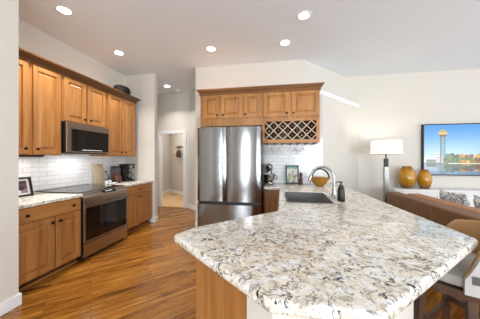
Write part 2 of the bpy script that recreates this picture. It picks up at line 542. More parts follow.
# open door leaf inside the room, hinged on the right jamb
dl = struct(MB().obox((-2.63, 5.76, 0.01), (-0.34, 0.94, 0), (0.94, 0.34, 0), (0, 0, 1), 0.66, 0.035, 2.06).build('door_1', M['trim'], base=(-2.63, 5.76, 0)))
for z in (0.25, 1.05, 1.82):
    MB().lathe((-2.642, 5.755, z), [(0.009, -0.05), (0.009, 0.05)], 10).build('hinge', M['chrome'], dl)
# closed panel door on the left wall of the room
d2 = struct(MB().box(-4.42, -4.385, 6.6, 7.4, 0.01, 2.04).build('door_2', M['trim'], base=(-4.4, 7.0, 0)))
for z in (0.3, 1.75):
    MB().box(-4.385, -4.375, 7.385, 7.41, z - 0.05, z + 0.05).build('hinge', M['knob'], d2)
struct(MB().box(-4.42, -4.37, 7.41, 7.50, 0, 2.13).box(-4.42, -4.37, 6.50, 6.59, 0, 2.13).box(-4.42, -4.37, 6.59, 7.41, 2.05, 2.13).build('trim_closet', M['trim']))
# baseboards
def board(name, a, b, inward, h=0.11, t=0.016):
    a, b = Vector((*a, 0)), Vector((*b, 0)); u = (b - a); L = u.length; u.normalize()
    struct(MB().obox(a, u, Vector((*inward, 0)).normalized(), (0, 0, 1), L, t, h).build(name, M['trim'], bevel=0.004))
board('baseboard_near', (-2.40, -2.2), (-2.40, 1.632), (1, 0))
board('baseboard_near_end', (-2.40, 1.615), (-2.66, 1.615), (0, 1))
board('baseboard_return', (-2.70, 4.22), (-2.604, 4.22), (0, -1))
board('baseboard_return_end', (-2.62, 4.22), (-2.62, 4.34), (1, 0))
board('baseboard_hall', (-2.48, 5.62), (-2.44, 5.62), (0, -1))
board('baseboard_hall_right', (-2.44, 5.62), (-1.70, 4.95), (-0.67, -0.74))
board('baseboard_back', (-1.64, 4.10), (-1.40, 4.10), (0, -1))
board('baseboard_right', (1.77, 5.15), (6.8, 5.15), (0, -1))
board('baseboard_room_left', (-4.42, 7.5), (-4.42, 8.27), (1, 0))
board('baseboard_room_right', (-4.41, 8.27), (-2.25, 6.59), (-0.61, -0.79))
# unseen rear wall, added; openings placed to shape the refrigerator's reflections
rw = MB().box(-6, -1.7, -4.5, -4.4, 0, CZ).box(4.8, 7, -4.5, -4.4, 0, CZ).box(-1.7, 4.8, -4.5, -4.4, 2.7, CZ).box(-1.0, 0.9, -4.5, -4.4, 0, 2.7).box(2.8, 3.0, -4.5, -4.4, 0, 2.7)
struct(rw.build('wall_rear_added', M['wall']))
# tile
struct(MB().box(XL, XL + 0.008, 1.62, 4.22, 0.93, 1.60).build('wall_backsplash_left', M['tile_y']))
struct(MB().box(-0.24, 0.785, 3.975, 3.985, 0.93, 1.75).build('wall_backsplash_back', M['tile_x']))


# ------------------------------------------------------------------ recessed lights
def downlight(x, y, label, e=2):
    t = thing('recessed_ceiling_light', label, 'ceiling light', (x, y, CZ), 'recessed ceiling lights')
    MB().lathe((x, y, CZ), [(0.066, 0.0), (0.07, -0.006), (0.092, -0.006), (0.098, 0.0)], 32).build('trim_ring', M['trim'], t, smooth=True)
    MB().lathe((x, y, CZ), [(0.066, -0.003), (0.0, -0.003)], 32).build('lens', M['bulb'], t)
    d = bpy.data.lights.new('downlight_beam', 'AREA'); d.shape = 'DISK'; d.size = 0.13; d.energy = e; d.color = (1.0, 0.97, 0.93); d.spread = R(105)
    o = bpy.data.objects.new('downlight_beam', d); COL.objects.link(o); o.parent = t; o.location = (0, 0, -0.012)
downlight(-2.61, 2.23, 'round recessed light nearest the near white wall, above the left cabinets', 13)
downlight(-2.72, 3.29, 'round recessed light above the black basket end of the left cabinets', 11)
downlight(-1.10, 3.44, 'round recessed light straight above the steel refrigerator', 8)
downlight(0.116, 3.46, 'round recessed light above the wine rack cabinets, farther of the two')
downlight(0.334, 2.845, 'round recessed light nearest the camera above the sink, largest of them')
downlight(-2.77, 5.02, 'small recessed light in the hall ceiling beyond the opening', 9)
sd = MB().lathe((-2.66, 5.40, CZ), [(0.06, 0), (0.06, -0.02), (0.045, -0.034), (0, -0.034)], 24).build('smoke_detector', M['trim'], base=(-2.66, 5.40, CZ), smooth=True)
tag(sd, 'round white smoke detector on the hall ceiling behind the small light', 'smoke detector')


# ------------------------------------------------------------------ cabinet kit
def knob(parent, p, n, r=0.017):
    MB().lathe(p, [(0.007, 0), (0.007, 0.012), (r, 0.017), (r * 0.95, 0.026), (0, 0.030)], 14, n).build('knob', M['knob'], parent, smooth=True)


UY = (0, 1, 0); NX = (1, 0, 0); UX = (1, 0, 0); NY = (0, -1, 0)


def left_base(label, y0, y1, split, drawers, X):
    t = thing('base_cabinet', label, 'cabinet', (-3.03, (y0 + y1) / 2, 0))
    MB().box(XL + 0.02, X, y0, y1, 0.085, 0.868).build('cabinet_body', M['oak'], t)
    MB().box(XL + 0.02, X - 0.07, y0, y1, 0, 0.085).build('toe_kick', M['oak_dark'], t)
    MB().box(X - 0.07, X - 0.056, y0, y1, 0, 0.022).build('shoe_molding', M['oak_y'], t)
    d = MB().panel((X, y0 + 0.012, 0.712), UY, NX, y1 - y0 - 0.024, 0.146, raised=False).build('drawer', M['oak_y'], t)
    for yk in drawers: knob(d, (X + 0.02, yk, 0.785), NX)
    a = MB().panel((X, y0 + 0.012, 0.105), UY, NX, split - y0 - 0.018, 0.592).build('door', M['oak'], t)
    knob(a, (X + 0.02, split - 0.045, 0.640), NX)
    b = MB().panel((X, split + 0.008, 0.105), UY, NX, y1 - split - 0.02, 0.592).build('door', M['oak'], t)
    knob(b, (X + 0.02, split + 0.045, 0.640), NX)
    return t


left_base('wide oak base cabinet with one drawer, between the near white wall and the range', 1.635, 2.425, 2.085, (1.79, 2.30), -2.58)
left_base('narrower oak base cabinet between the range and the hall opening', 3.295, 4.20, 3.76, (3.76,), -2.68)

for (y0, y1, xe, lab) in ((1.635, 2.432, -2.55, 'granite countertop on the near left base cabinet, holding a framed photo'),
                      (3.29, 4.215, -2.645, 'granite countertop under the black coffee maker, right of the range')):
    o = slab('countertop', [(XL + 0.01, y0), (xe, y0), (xe, y1), (XL + 0.01, y1)], [], 0.87, 0.91, M['granite'], ((XL + xe) / 2, (y0 + y1) / 2, 0.87), 0.008)
    tag(o, lab, 'countertop')


def upper(label, y0, y1, z0, z1, doors, X=-2.99, stile=None):
    """doors: list of (ya, yb, knob y)"""
    t = thing('wall_cabinet', label, 'cabinet', ((XL + X) / 2, (y0 + y1) / 2, z0))
    MB().box(XL + 0.01, X, y0, y1, z0, z1).build('cabinet_body', M['oak'], t)
    for ya, yb, k in doors:
        d = MB().panel((X, ya, z0 + 0.012), UY, NX, yb - ya, z1 - z0 - 0.052).build('door', M['oak'], t)
        knob(d, (X + 0.02, k, z0 + 0.075), NX)
    return t


upper('tall oak wall cabinet above the framed photo, at the near end of the row', 1.62, 2.505, 1.425, 2.585, [(1.64, 2.10, 2.06), (2.15, 2.495, 2.19)])
upper('short oak wall cabinet above the microwave', 2.515, 3.302, 1.91, 2.585, [(2.545, 2.895, 2.855), (2.92, 3.28, 2.96)])
upper('tall oak wall cabinet above the coffee maker, at the far end of the row', 3.312, 4.09, 1.425, 2.585, [(3.34, 3.69, 3.65), (3.72, 4.07, 3.76)])


def sweep(prof, path, closed=False):
    """prof = (offset outward, z); path = list of (point, outward normal)"""
    mb = MB(); n = len(prof); vs = []
    for p, o in path:
        for a, z in prof: vs.append((p[0] + o[0] * a, p[1] + o[1] * a, z))
    fs = [(i * n + k, i * n + (k + 1) % n, (i + 1) * n + (k + 1) % n, (i + 1) * n + k) for i in range(len(path) - 1) for k in range(n)]
    fs += [tuple(range(n)), tuple(range((len(path) - 1) * n, len(path) * n))]
    return mb.add(vs, fs)


CP = [(0, 2.52), (0.022, 2.52), (0.022, 2.54), (0.012, 2.545), (0.020, 2.56), (0.050, 2.588), (0.052, 2.596), (0.066, 2.598), (0.072, 2.606), (0.072, 2.625), (0, 2.625)]
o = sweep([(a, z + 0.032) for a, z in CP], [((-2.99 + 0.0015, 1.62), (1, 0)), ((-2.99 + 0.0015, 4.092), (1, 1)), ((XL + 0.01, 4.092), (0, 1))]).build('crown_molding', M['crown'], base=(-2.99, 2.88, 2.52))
tag(o, 'dark oak crown molding along the top of the left wall cabinets', 'molding')

# under cabinet light
o = MB().box(-3.22, -3.08, 2.06, 2.36, 1.40, 1.424).build('under_cabinet_light', M['black'], base=(-3.15, 2.2, 1.40), bevel=0.004)
tag(o, 'thin dark light bar under the near left wall cabinet', 'light')
def backsplash_light(parent, z, sy, e):
    d = bpy.data.lights.new('backsplash_light', 'AREA'); d.shape = 'RECTANGLE'; d.size = 0.06; d.size_y = sy; d.energy = e; d.color = (1.0, 0.97, 0.93)
    q = bpy.data.objects.new('backsplash_light', d); COL.objects.link(q); q.parent = parent; q.location = (0, 0, z)
backsplash_light(o, -0.004, 0.28, 0.9)
# basket on top of the cabinets
t = thing('wicker_basket', 'round black wicker basket on top of the left cabinets by the corner', 'basket', (-3.07, 3.80, 2.658))
MB().lathe((-3.07, 3.80, 2.658), [(0.10, 0), (0.145, 0.03), (0.155, 0.08), (0.14, 0.13), (0.12, 0.15), (0.11, 0.145), (0.125, 0.08), (0.08, 0.02), (0, 0.015)], 28, sx=0.8, sy=1.15).build('bowl', M['wicker'], t, smooth=True)
ring = MB()
for z, r in ((0.03, 0.147), (0.055, 0.153), (0.08, 0.157), (0.105, 0.151), (0.13, 0.142), (0.15, 0.117)):
    ring.tube([(-3.07 + 0.8 * r * math.cos(a), 3.80 + 1.15 * r * math.sin(a), 2.658 + z) for a in [2 * math.pi * k / 28 for k in range(28)]], 0.008, 6, True)
ring.build('woven_band', M['wicker'], t, smooth=True)

# ------------------------------------------------------------------ microwave
t = thing('microwave', 'stainless over-the-range microwave with black glass door', 'microwave', (-3.1, 2.895, 1.445))
Y0, Y1, Z0, Z1, X0 = 2.525, 3.298, 1.455, 1.905, -2.92
MB().box(XL + 0.01, X0 - 0.035, Y0, Y1, Z0, Z1).build('housing', M['black'], t)
backsplash_light(t, -0.006, 0.4, 2.0)  # added light below the microwave to brighten the tile
dr = MB().box(X0 - 0.034, X0, Y0 + 0.004, Y1 - 0.004, Z0 + 0.012, Z1 - 0.004).build('door', M['steel_warm'], t, bevel=0.006)
MB().box(X0, X0 + 0.004, Y0 + 0.075, Y1 - 0.02, Z0 + 0.03, Z1 - 0.095).build('window', M['black_gloss'], dr)
MB().box(X0 - 0.30, X0 - 0.05, Y0 + 0.1, Y1 - 0.1, Z0 - 0.008, Z0).build('vent_grille', M['steel_warm'], t)
dg = MB().box(X0 + 0.004, X0 + 0.005, Y0 + 0.24, Y0 + 0.62, Z0 + 0.05, Z0 + 0.056)
dg.build('touch_controls', M['display'], dr)

# ------------------------------------------------------------------ range
t = thing('range', 'stainless electric slide-in range with black oven window', 'range', (-3.0, 2.865, 0))
Y0, Y1, X0 = 2.443, 3.283, -2.56
MB().box(XL + 0.02, X0 - 0.03, Y0, Y1, 0.02, 0.895).build('body', M['black'], t)
MB().box(XL + 0.02, X0 - 0.055, Y0 - 0.003, Y1 + 0.003, 0.912, 0.922).build('cooktop', M['black_gloss'], t, bevel=0.003)
sl = MB().add([(X0 - 0.06, y, z) if k == 0 else (x, y, z) for y in (Y0, Y1) for k, (x, z) in enumerate(((X0 - 0.06, 0.918), (X0 + 0.012, 0.845), (X0 + 0.012, 0.79), (X0 - 0.06, 0.79)))],
              [(0, 1, 2, 3), (7, 6, 5, 4), (0, 4, 5, 1), (1, 5, 6, 2), (2, 6, 7, 3), (3, 7, 4, 0)])
cp = sl.build('control_panel', M['steel_warm'], t, bevel=0.004)
nn = Vector((0.073, 0, 0.072)).normalized(); uu = Vector((0.072, 0, -0.073)).normalized()
dp = MB().obox(Vector((X0 - 0.06, 2.78, 0.918)) + uu * 0.022 - nn * 0.002, UY, nn, uu, 0.27, 0.005, 0.055).build('display', M['black_gloss'], cp)
mk = MB()
for k in range(5): mk.obox(Vector((X0 - 0.06, 2.85 + 0.028 * k, 0.918)) + uu * 0.042 + nn * 0.003, UY, nn, uu, 0.016, 0.001, 0.010)
mk.build('digits', M['display'], dp)
od = MB().box(X0 - 0.03, X0 + 0.012, Y0 + 0.004, Y1 - 0.004, 0.235, 0.785).build('oven_door', M['steel_warm'], t, bevel=0.006)
MB().box(X0 + 0.012, X0 + 0.016, Y0 + 0.03, Y1 - 0.03, 0.262, 0.705).build('oven_window', M['black_gloss'], od)
hb = MB().tube([(X0 + 0.055, Y0 + 0.04, 0.735), (X0 + 0.055, Y1 - 0.04, 0.735)], 0.016, 14)
for y in (Y0 + 0.07, Y1 - 0.07): hb.tube([(X0 + 0.012, y, 0.735), (X0 + 0.055, y, 0.735)], 0.010, 10)
hb.build('handle', M['steel'], od, smooth=True)
MB().box(X0 - 0.03, X0 + 0.012, Y0 + 0.004, Y1 - 0.004, 0.045, 0.225).build('storage_drawer', M['steel_warm'], t, bevel=0.006)
MB().box(X0 - 0.08, X0 - 0.05, Y0 + 0.02, Y1 - 0.02, 0, 0.045).build('kick_plate', M['black'], t)

# ------------------------------------------------------------------ things on the left counter
lean = Vector((-0.22, 0, 1)).normalized()
t = thing('photo_frame', 'black framed photo leaning on the left counter beside the near wall', 'picture frame', (-3.05, 2.10, 0.91))
O = Vector((-3.06, 1.80, 0.912)); nrm = Vector((1, 0, 0.22)).normalized()
fw_, fh_ = 0.41, 0.24
fb = MB()
for a, b, c, d in ((0, fw_, 0, 0.022), (0, fw_, fh_ - 0.022, fh_), (0, 0.022, 0.022, fh_ - 0.022), (fw_ - 0.022, fw_, 0.022, fh_ - 0.022)):
    fb.obox(O + Vector(UY) * a + lean * c, UY, nrm, lean, b - a, 0.018, d - c)
fb.build('frame', M['black'], t)
MB().obox(O + Vector(UY) * 0.01 + lean * 0.01 - nrm * 0.004, UY, nrm, lean, fw_ - 0.02, 0.008, fh_ - 0.02).build('mat_board', M['white'], t)
MB().obox(O + Vector(UY) * 0.19 - nrm * 0.004, UY, -nrm, (-0.9, 0, 0.2), 0.04, 0.006, 0.06).build('easel_back', M['black'], t)
def fam(u, v):
    c = (112, 86, 100) if v > 0.35 else (150, 140, 142)
    if v > 0.8: c = (96, 70, 84)
    for (x, y, r, col) in ((0.55, 0.42, 0.15, (236, 232, 230)), (0.55, 0.62, 0.10, (210, 200, 200)), (0.3, 0.35, 0.16, (70, 62, 66)), (0.78, 0.38, 0.16, (74, 66, 72)), (0.15, 0.3, 0.13, (186, 180, 184)), (0.62, 0.12, 0.2, (228, 222, 224))):
        if ((u - x) / 0.8) ** 2 + (v - y) ** 2 < r * r: c = col
    return c
picture('photo', O + Vector(UY) * 0.05 + lean * 0.045 + nrm * 0.0055, UY, fw_ - 0.1, (fh_ - 0.09, lean), 32, 20, fam, M['photo'], t)

t = thing('cutting_board', 'pale wooden cutting board leaning on the tile behind the range', 'cutting board', (-3.27, 3.45, 0.911))
O = Vector((-3.255, 3.345, 0.913)); ln = Vector((-0.16, 0, 1)).normalized(); n2 = Vector((1, 0, 0.16)).normalized()
MB().obox(O, UY, n2, ln, 0.22, 0.018, 0.37).build('board', M['board'], t, bevel=0.006)
MB().tube([O + Vector((0, 0.09 + 0.02 * math.cos(a) + 0.02, 0)) + ln * (0.335 + 0.008 * math.sin(a)) + n2 * 0.019 for a in [k * math.pi / 6 for k in range(12)]], 0.003, 6, True).build('grip_slot', M['oak_dark'], t)


def shaker(x, y, label):
    t = thing('shaker', label, 'shaker', (x, y, 0.911), 'white shakers by the cutting board')
    MB().lathe((x, y, 0.911), [(0.026, 0), (0.030, 0.008), (0.027, 0.05), (0.020, 0.07)], 20).build('jar', M['white'], t, smooth=True)
    MB().lathe((x, y, 0.911), [(0.021, 0.070), (0.022, 0.082), (0.014, 0.092), (0, 0.094)], 20).build('lid', M['black'], t, smooth=True)
shaker(-3.08, 3.42, 'small white ceramic shaker with dark lid, in front of the cutting board')
shaker(-3.09, 3.51, 'small white ceramic shaker with dark lid, nearer the spoon rest')
t = thing('spoon_rest', 'low white ceramic spoon rest beside the range', 'spoon rest', (-2.99, 3.46, 0.911))
MB().lathe((-2.99, 3.46, 0.911), [(0.035, 0), (0.06, 0.008), (0.075, 0.022), (0.071, 0.023), (0.05, 0.011), (0, 0.009)], 24, sy=1.25).build('dish', M['white'], t, smooth=True)
t = thing('ladle', 'long black handled ladle leaning against the reddish jug', 'ladle', (-3.15, 3.57, 0.912))
MB().tube([(-3.15, 3.575, 0.925), (-3.17, 3.56, 1.03), (-3.19, 3.535, 1.12)], 0.007, 8).build('handle', M['black'], t, smooth=True)
MB().lathe((-3.195, 3.525, 1.135), [(0.0, -0.014), (0.02, -0.010), (0.028, 0.004), (0.024, 0.006), (0, -0.002)], 16, (-0.3, -0.5, 0.8)).build('bowl', M['black'], t, smooth=True)
t = thing('jug', 'round reddish brown jug in front of the dark canister', 'jug', (-3.07, 3.67, 0.911))
MB().lathe((-3.07, 3.67, 0.911), [(0.055, 0), (0.078, 0.03), (0.082, 0.085), (0.062, 0.135), (0.05, 0.155), (0.055, 0.17), (0.049, 0.17), (0.045, 0.15), (0, 0.14)], 24).build('body', M['redbrown'], t, smooth=True)
MB().tube([(-3.07, 3.615, 1.05), (-3.07, 3.565, 1.045), (-3.07, 3.55, 1.0), (-3.07, 3.57, 0.955), (-3.07, 3.60, 0.945)], 0.008, 8).build('handle', M['redbrown'], t, smooth=True)
t = thing('canister', 'tall dark grey canister between the reddish jug and the coffee maker', 'canister', (-3.22, 3.805, 0.911))
MB().box(-3.29, -3.15, 3.745, 3.865, 0.911, 1.20).build('body', M['fabric_dark'], t, bevel=0.012, seg=3)
MB().box(-3.285, -3.155, 3.75, 3.86, 1.20, 1.225).build('lid', M['black'], t, bevel=0.006)
# coffee maker
cx, cy = -3.10, 3.985
t = thing('coffee_maker', 'black drip coffee maker with glass carafe near the corner', 'coffee maker', (cx, cy, 0.911))
MB().box(cx - 0.12, cx + 0.11, cy - 0.088, cy + 0.088, 0.911, 0.945).build('base', M['black'], t, bevel=0.008)
MB().box(cx - 0.12, cx - 0.02, cy - 0.088, cy + 0.088, 0.945, 1.17).build('water_tank', M['black'], t, bevel=0.006)
MB().box(cx - 0.12, cx + 0.11, cy - 0.088, cy + 0.088, 1.17, 1.265).build('brew_head', M['black'], t, bevel=0.01)
MB().box(cx + 0.11, cx + 0.113, cy - 0.07, cy + 0.02, 1.185, 1.245).build('control_face', M['steel'], t)
cf = MB().lathe((cx + 0.05, cy, 0.948), [(0.05, 0), (0.062, 0.01), (0.066, 0.07), (0.05, 0.12), (0.05, 0.135), (0.046, 0.135), (0.046, 0.12), (0.06, 0.07), (0.056, 0.014), (0, 0.012)], 24).build('carafe', M['glass'], t, smooth=True)
MB().tube([(cx + 0.05, cy + 0.05, 1.07), (cx + 0.05, cy + 0.10, 1.07), (cx + 0.05, cy + 0.11, 1.04), (cx + 0.05, cy + 0.10, 0.985), (cx + 0.05, cy + 0.067, 0.98)], 0.009, 8).build('carafe_handle', M['black'], cf, smooth=True)
MB().lathe((cx + 0.05, cy, 0.948), [(0.052, 0.136), (0.052, 0.15), (0.02, 0.16), (0, 0.16)], 20).build('carafe_lid', M['black'], cf, smooth=True)
MB().lathe((cx + 0.05, cy, 0.9615), [(0.05, 0.0), (0.057, 0.03), (0.055, 0.045), (0, 0.045)], 20).build('coffee', M['bottle'], cf, smooth=True)

# ------------------------------------------------------------------ refrigerator
FX0, FX1, FY, FZ = -1.195, -0.237, 3.06, 1.842
t = thing('refrigerator', 'stainless french door refrigerator with bottom freezer drawer', 'refrigerator', ((FX0 + FX1) / 2, 3.5, 0))
MB().box(FX0 + 0.006, FX1 - 0.006, FY + 0.075, 3.585, 0.03, FZ - 0.02).build('cabinet', M['black'], t)
def curved_door(x0, x1, z0, z1, bow=0.012):
    mb = MB(); n = 14; pts = []
    for k in range(n + 1):
        u = k / n; x = x0 + (x1 - x0) * u
        e = min(u, 1 - u) * (x1 - x0)
        rnd = 0.012 * (1 - min(1, e / 0.012)) ** 2
        pts.append((x, FY - bow * (1 - (2 * u - 1) ** 2) + rnd))
    return mb.prism(pts + [(x1, FY + 0.07), (x0, FY + 0.07)], z0, z1)
xm = -0.748
curved_door(FX0, xm - 0.003, 0.745, FZ).build('door', M['steel'], t, smooth=True)
curved_door(xm + 0.003, FX1, 0.745, FZ).build('door', M['steel'], t, smooth=True)
MB().box(FX0 + 0.01, FX1 - 0.01, FY + 0.022, FY + 0.074, 0.700, 0.744).build('handle_recess', M['black'], t)
curved_door(FX0, FX1, 0.06, 0.698, 0.012).build('freezer_drawer', M['steel'], t, smooth=True)
for x in (FX0 + 0.06, FX1 - 0.06): MB().box(x - 0.035, x + 0.035, FY + 0.03, FY + 0.12, FZ - 0.018, FZ + 0.012).build('hinge_cover', M['black'], t, bevel=0.005)
MB().box(FX0 + 0.02, FX1 - 0.02, FY + 0.06, FY + 0.10, 0.0, 0.06).build('toe_grille', M['black'], t)

# ------------------------------------------------------------------ back wall cabinets
BY = 3.60; BB = 3.975


def back_upper(label, x0, x1, z0, z1, doors, dz0):
    t = thing('wall_cabinet', label, 'cabinet', ((x0 + x1) / 2, 3.78, z0))
    MB().box(x0, x1, BY, BB, z0, z1).build('cabinet_body', M['oak'], t)
    for xa, xb, kx in doors:
        d = MB().panel((xa, BY, dz0), UX, NY, xb - xa, 2.482 - dz0).build('door', M['oak'], t)
        knob(d, (kx, BY - 0.02, dz0 + 0.055), NY)
    return t
back_upper('oak double door wall cabinet above the refrigerator', -1.345, -0.578, 1.945, 2.53, [(-1.295, -0.998, -1.03), (-0.968, -0.598, -0.93)], 2.075)
back_upper('narrow single door oak wall cabinet between the fridge pair and wine rack pair', -0.577, -0.262, 1.945, 2.53, [(-0.562, -0.28, -0.535)], 2.075)
back_upper('wide oak double door wall cabinet above the wine rack', -0.261, 0.665, 2.035, 2.53, [(-0.235, 0.180, 0.148), (0.228, 0.655, 0.260)], 2.07)
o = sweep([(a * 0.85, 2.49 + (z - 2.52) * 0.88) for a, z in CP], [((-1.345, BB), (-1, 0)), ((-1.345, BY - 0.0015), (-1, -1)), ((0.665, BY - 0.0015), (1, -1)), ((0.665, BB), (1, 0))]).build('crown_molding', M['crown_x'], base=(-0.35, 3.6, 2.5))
tag(o, 'oak crown molding along the top of the back wall cabinets', 'molding')
o = MB().box(-1.345, -1.25, BY + 0.002, BB, 0, 1.944).build('end_panel', M['oak'], base=(-1.32, 3.8, 0))
tag(o, 'tall narrow oak panel at the left side of the refrigerator', 'panel')

# wine rack
WX0, WX1, WZ0, WZ1 = -0.261, 0.665, 1.64, 2.033
t = thing('wine_rack', 'oak lattice wine rack under the back wall cabinets', 'wine rack', ((WX0 + WX1) / 2, 3.78, WZ0))
IX0, IX1, IZ0, IZ1 = WX0 + 0.045, WX1 - 0.05, WZ0 + 0.055, WZ1 - 0.035
fr = MB().box(WX0, WX1, BY, BB, WZ0, IZ0).box(WX0, WX1, BY, BB, IZ1, WZ1).box(WX0, IX0, BY, BB, IZ0, IZ1).box(IX1, WX1, BY, BB, IZ0, IZ1)
fr.build('frame', M['oak_x'], t)
MB().box(IX0, IX1, BB - 0.012, BB, IZ0, IZ1).build('back_panel', M['oak_dark'], t)
W_, H_ = IX1 - IX0, IZ1 - IZ0
P_ = H_ / 2.0    # diamond half pitch: two diamonds tall
la = MB()
for sgn in (1, -1):
    k = -4
    while k < 12:
        # line x = x0 + s, z = s (sgn=1) / z = H - s
        x0 = k * P_
        s0 = max(0, -x0); s1 = min(H_, W_ - x0)
        if s1 - s0 > 0.02:
            za, zb = (s0, s1) if sgn == 1 else (H_ - s0, H_ - s1)
            A = Vector((IX0 + x0 + s0, 0, IZ0 + za)); B = Vector((IX0 + x0 + s1, 0, IZ0 + zb))
            u = (B - A); L = u.length; u.normalize(); pz = Vector((-u.z, 0, u.x))
            y = BY + 0.006 if sgn == 1 else BY + 0.013
            A.y = y
            la.obox(A - pz * 0.0065, u, (0, 1, 0), pz, L, 0.0065, 0.013)
        k += 1
la.build('lattice', M['board'], t)
for x in [WX0 + 0.08 + 0.132 * k for k in range(7)]:
    MB().box(x - 0.018, x + 0.018, BY + 0.02, BB - 0.03, WZ0 - 0.018, WZ0).build('glass_rail', M['oak_dark'], t)


def wine_bottle(x, z, foil, label):
    t = thing('wine_bottle', label, 'wine bottle', (x, 3.78, z), 'bottles in the wine rack')
    MB().lathe((x, BY + 0.015, z), [(0.0, 0.0), (0.0145, 0.001), (0.0155, 0.02), (0.0145, 0.022)], 14, (0, 1, 0)).build('foil_cap', M[foil], t, smooth=True)
    MB().lathe((x, BY + 0.015, z), [(0.0135, 0.022), (0.014, 0.08), (0.036, 0.13), (0.037, 0.29), (0.03, 0.295), (0, 0.29)], 18, (0, 1, 0)).build('bottle', M['bottle'], t, smooth=True)
cells = []
for (i, j) in [(a, b) for a in range(12) for b in (1, 2, 3)]:
    # lattice lines x-z = kP and x+z = H+kP  -> centres at x = i*P/2, z = j*P/2 with i+j odd
    if (i + j) % 2: cells.append((i * P_ / 2, j * P_ / 2, j))
cells = [(x, z, j) for x, z, j in cells if 0.06 < x < W_ - 0.06]
for jj, nm in ((3, 'top'), (2, 'middle'), (1, 'bottom')):
    row = sorted(x for x, z, j in cells if j == jj)
    for q, x in enumerate(row):
        if (q * 7 + jj * 3) % 5 == 0: continue
        gold = (q + jj) % 2 == 0
        wine_bottle(IX0 + x, IZ0 + jj * P_ / 2 - P_ * 0.5 + 0.068, 'foil_gold' if gold else 'foil_red',
                    'dark wine bottle with %s cap, cell %d from the left in the %s rack row' % ('gold' if gold else 'red', q + 1, nm))


def wine_glass(x, y, label):
    t = thing('wine_glass', label, 'wine glass', (x, y, WZ0 - 0.02), 'wine glasses hanging under the rack')
    z = WZ0 - 0.006
    MB().lathe((x, y, z), [(0.034, -0.003), (0.034, 0), (0.004, -0.004 - 0.001), (0.0035, -0.075), (0.02, -0.088), (0.038, -0.12), (0.036, -0.165), (0.032, -0.18),
                           (0.031, -0.18), (0.035, -0.165), (0.037, -0.12), (0.019, -0.09), (0.0, -0.082)], 24).build('glass', M['glass'], t, smooth=True)
for k, nm in enumerate(('nearest the refrigerator', 'second from the refrigerator', 'third from the refrigerator', 'farthest from the refrigerator')):
    wine_glass(WX0 + 0.146 + 0.132 * (k + (1 if k > 1 else 0)), 3.70 + 0.05 * (k % 2), 'clear stemmed glass hanging upside down under the wine rack, ' + nm)

# ------------------------------------------------------------------ back base cabinet beside the refrigerator
t = thing('base_cabinet', 'small oak base cabinet beside the refrigerator under the stand mixer', 'cabinet', (-0.1, 3.5, 0))
MB().box(-0.222, 0.045, 3.455, 3.97, 0.10, 0.878).build('cabinet_body', M['oak'], t)
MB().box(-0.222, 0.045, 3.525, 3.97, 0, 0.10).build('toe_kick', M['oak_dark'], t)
MB().panel((-0.216, 3.455, 0.125), UX, NY, 0.252, 0.735, fr=0.05).build('door', M['oak'], t)

# ------------------------------------------------------------------ peninsula
# knee walls and cabinets carrying the counter
kw = MB().prism([(-0.119, 0.826), (-0.018, 0.740), (0.10, 0.740), (0.78, 1.40), (0.78, 3.93), (0.69, 3.93), (0.69, 1.45), (0.06, 0.84), (0.0, 0.84), (-0.06, 0.89)], 0, 0.878)
struct(kw.build('wall_peninsula', M['wall']))
t = thing('peninsula_cabinet', 'oak cabinet under the angled left corner of the big granite counter', 'cabinet', (-0.15, 1.2, 0))
MB().prism([(-0.420, 1.098), (-0.128, 0.845), (0.03, 1.00), (0.03, 1.55)], 0.0, 0.878).build('cabinet_body', M['oak'], t)
o2 = MB().obox((-0.422, 1.092, 0.0), (0.763, -0.646, 0), (-0.646, -0.763, 0), (0, 0, 1), 0.395, 0.011, 0.878).build('end_panel', M['oak'], t)
t = thing('sink_cabinet', 'oak sink cabinets along the kitchen side of the peninsula', 'cabinet', (0.06, 2.5, 0))
MB().box(0.062, 0.085, 1.66, 3.45, 0.10, 0.878).build('cabinet_body', M['oak'], t)
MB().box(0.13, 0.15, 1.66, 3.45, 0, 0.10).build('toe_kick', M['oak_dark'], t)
for k in range(3):
    d = MB().panel((0.062, 1.68 + 0.5 * k + 0.47, 0.125), (0, -1, 0), (-1, 0, 0), 0.46, 0.735).build('door', M['oak'], t)
    knob(d, (0.042, 1.68 + 0.5 * k + 0.05, 0.78), (-1, 0, 0))

outline = [(-0.222, 3.40), (0.03, 3.40), (0.0, 1.885), (-0.545, 1.335), (-0.615, 1.185), (-0.025, 0.685), (0.30, 0.678), (1.115, 1.415), (1.085, 2.9), (1.075, 4.30), (0.79, 3.974), (-0.222, 3.974)]
rads = [0, 0.03, 0.05, 0.05, 0.035, 0.05, 0.08, 0.05, 0, 0, 0, 0]
hole = round_poly([(0.095, 2.26), (0.565, 2.26), (0.60, 2.97), (0.095, 2.97)], [0.05] * 4, 5)
o = slab('countertop', round_poly(outline, rads), [hole], 0.880, 0.928, M['granite'], (0.3, 2.2, 0.88), 0.016)
tag(o, 'large angular cream and grey granite countertop with sink, filling the foreground', 'countertop')
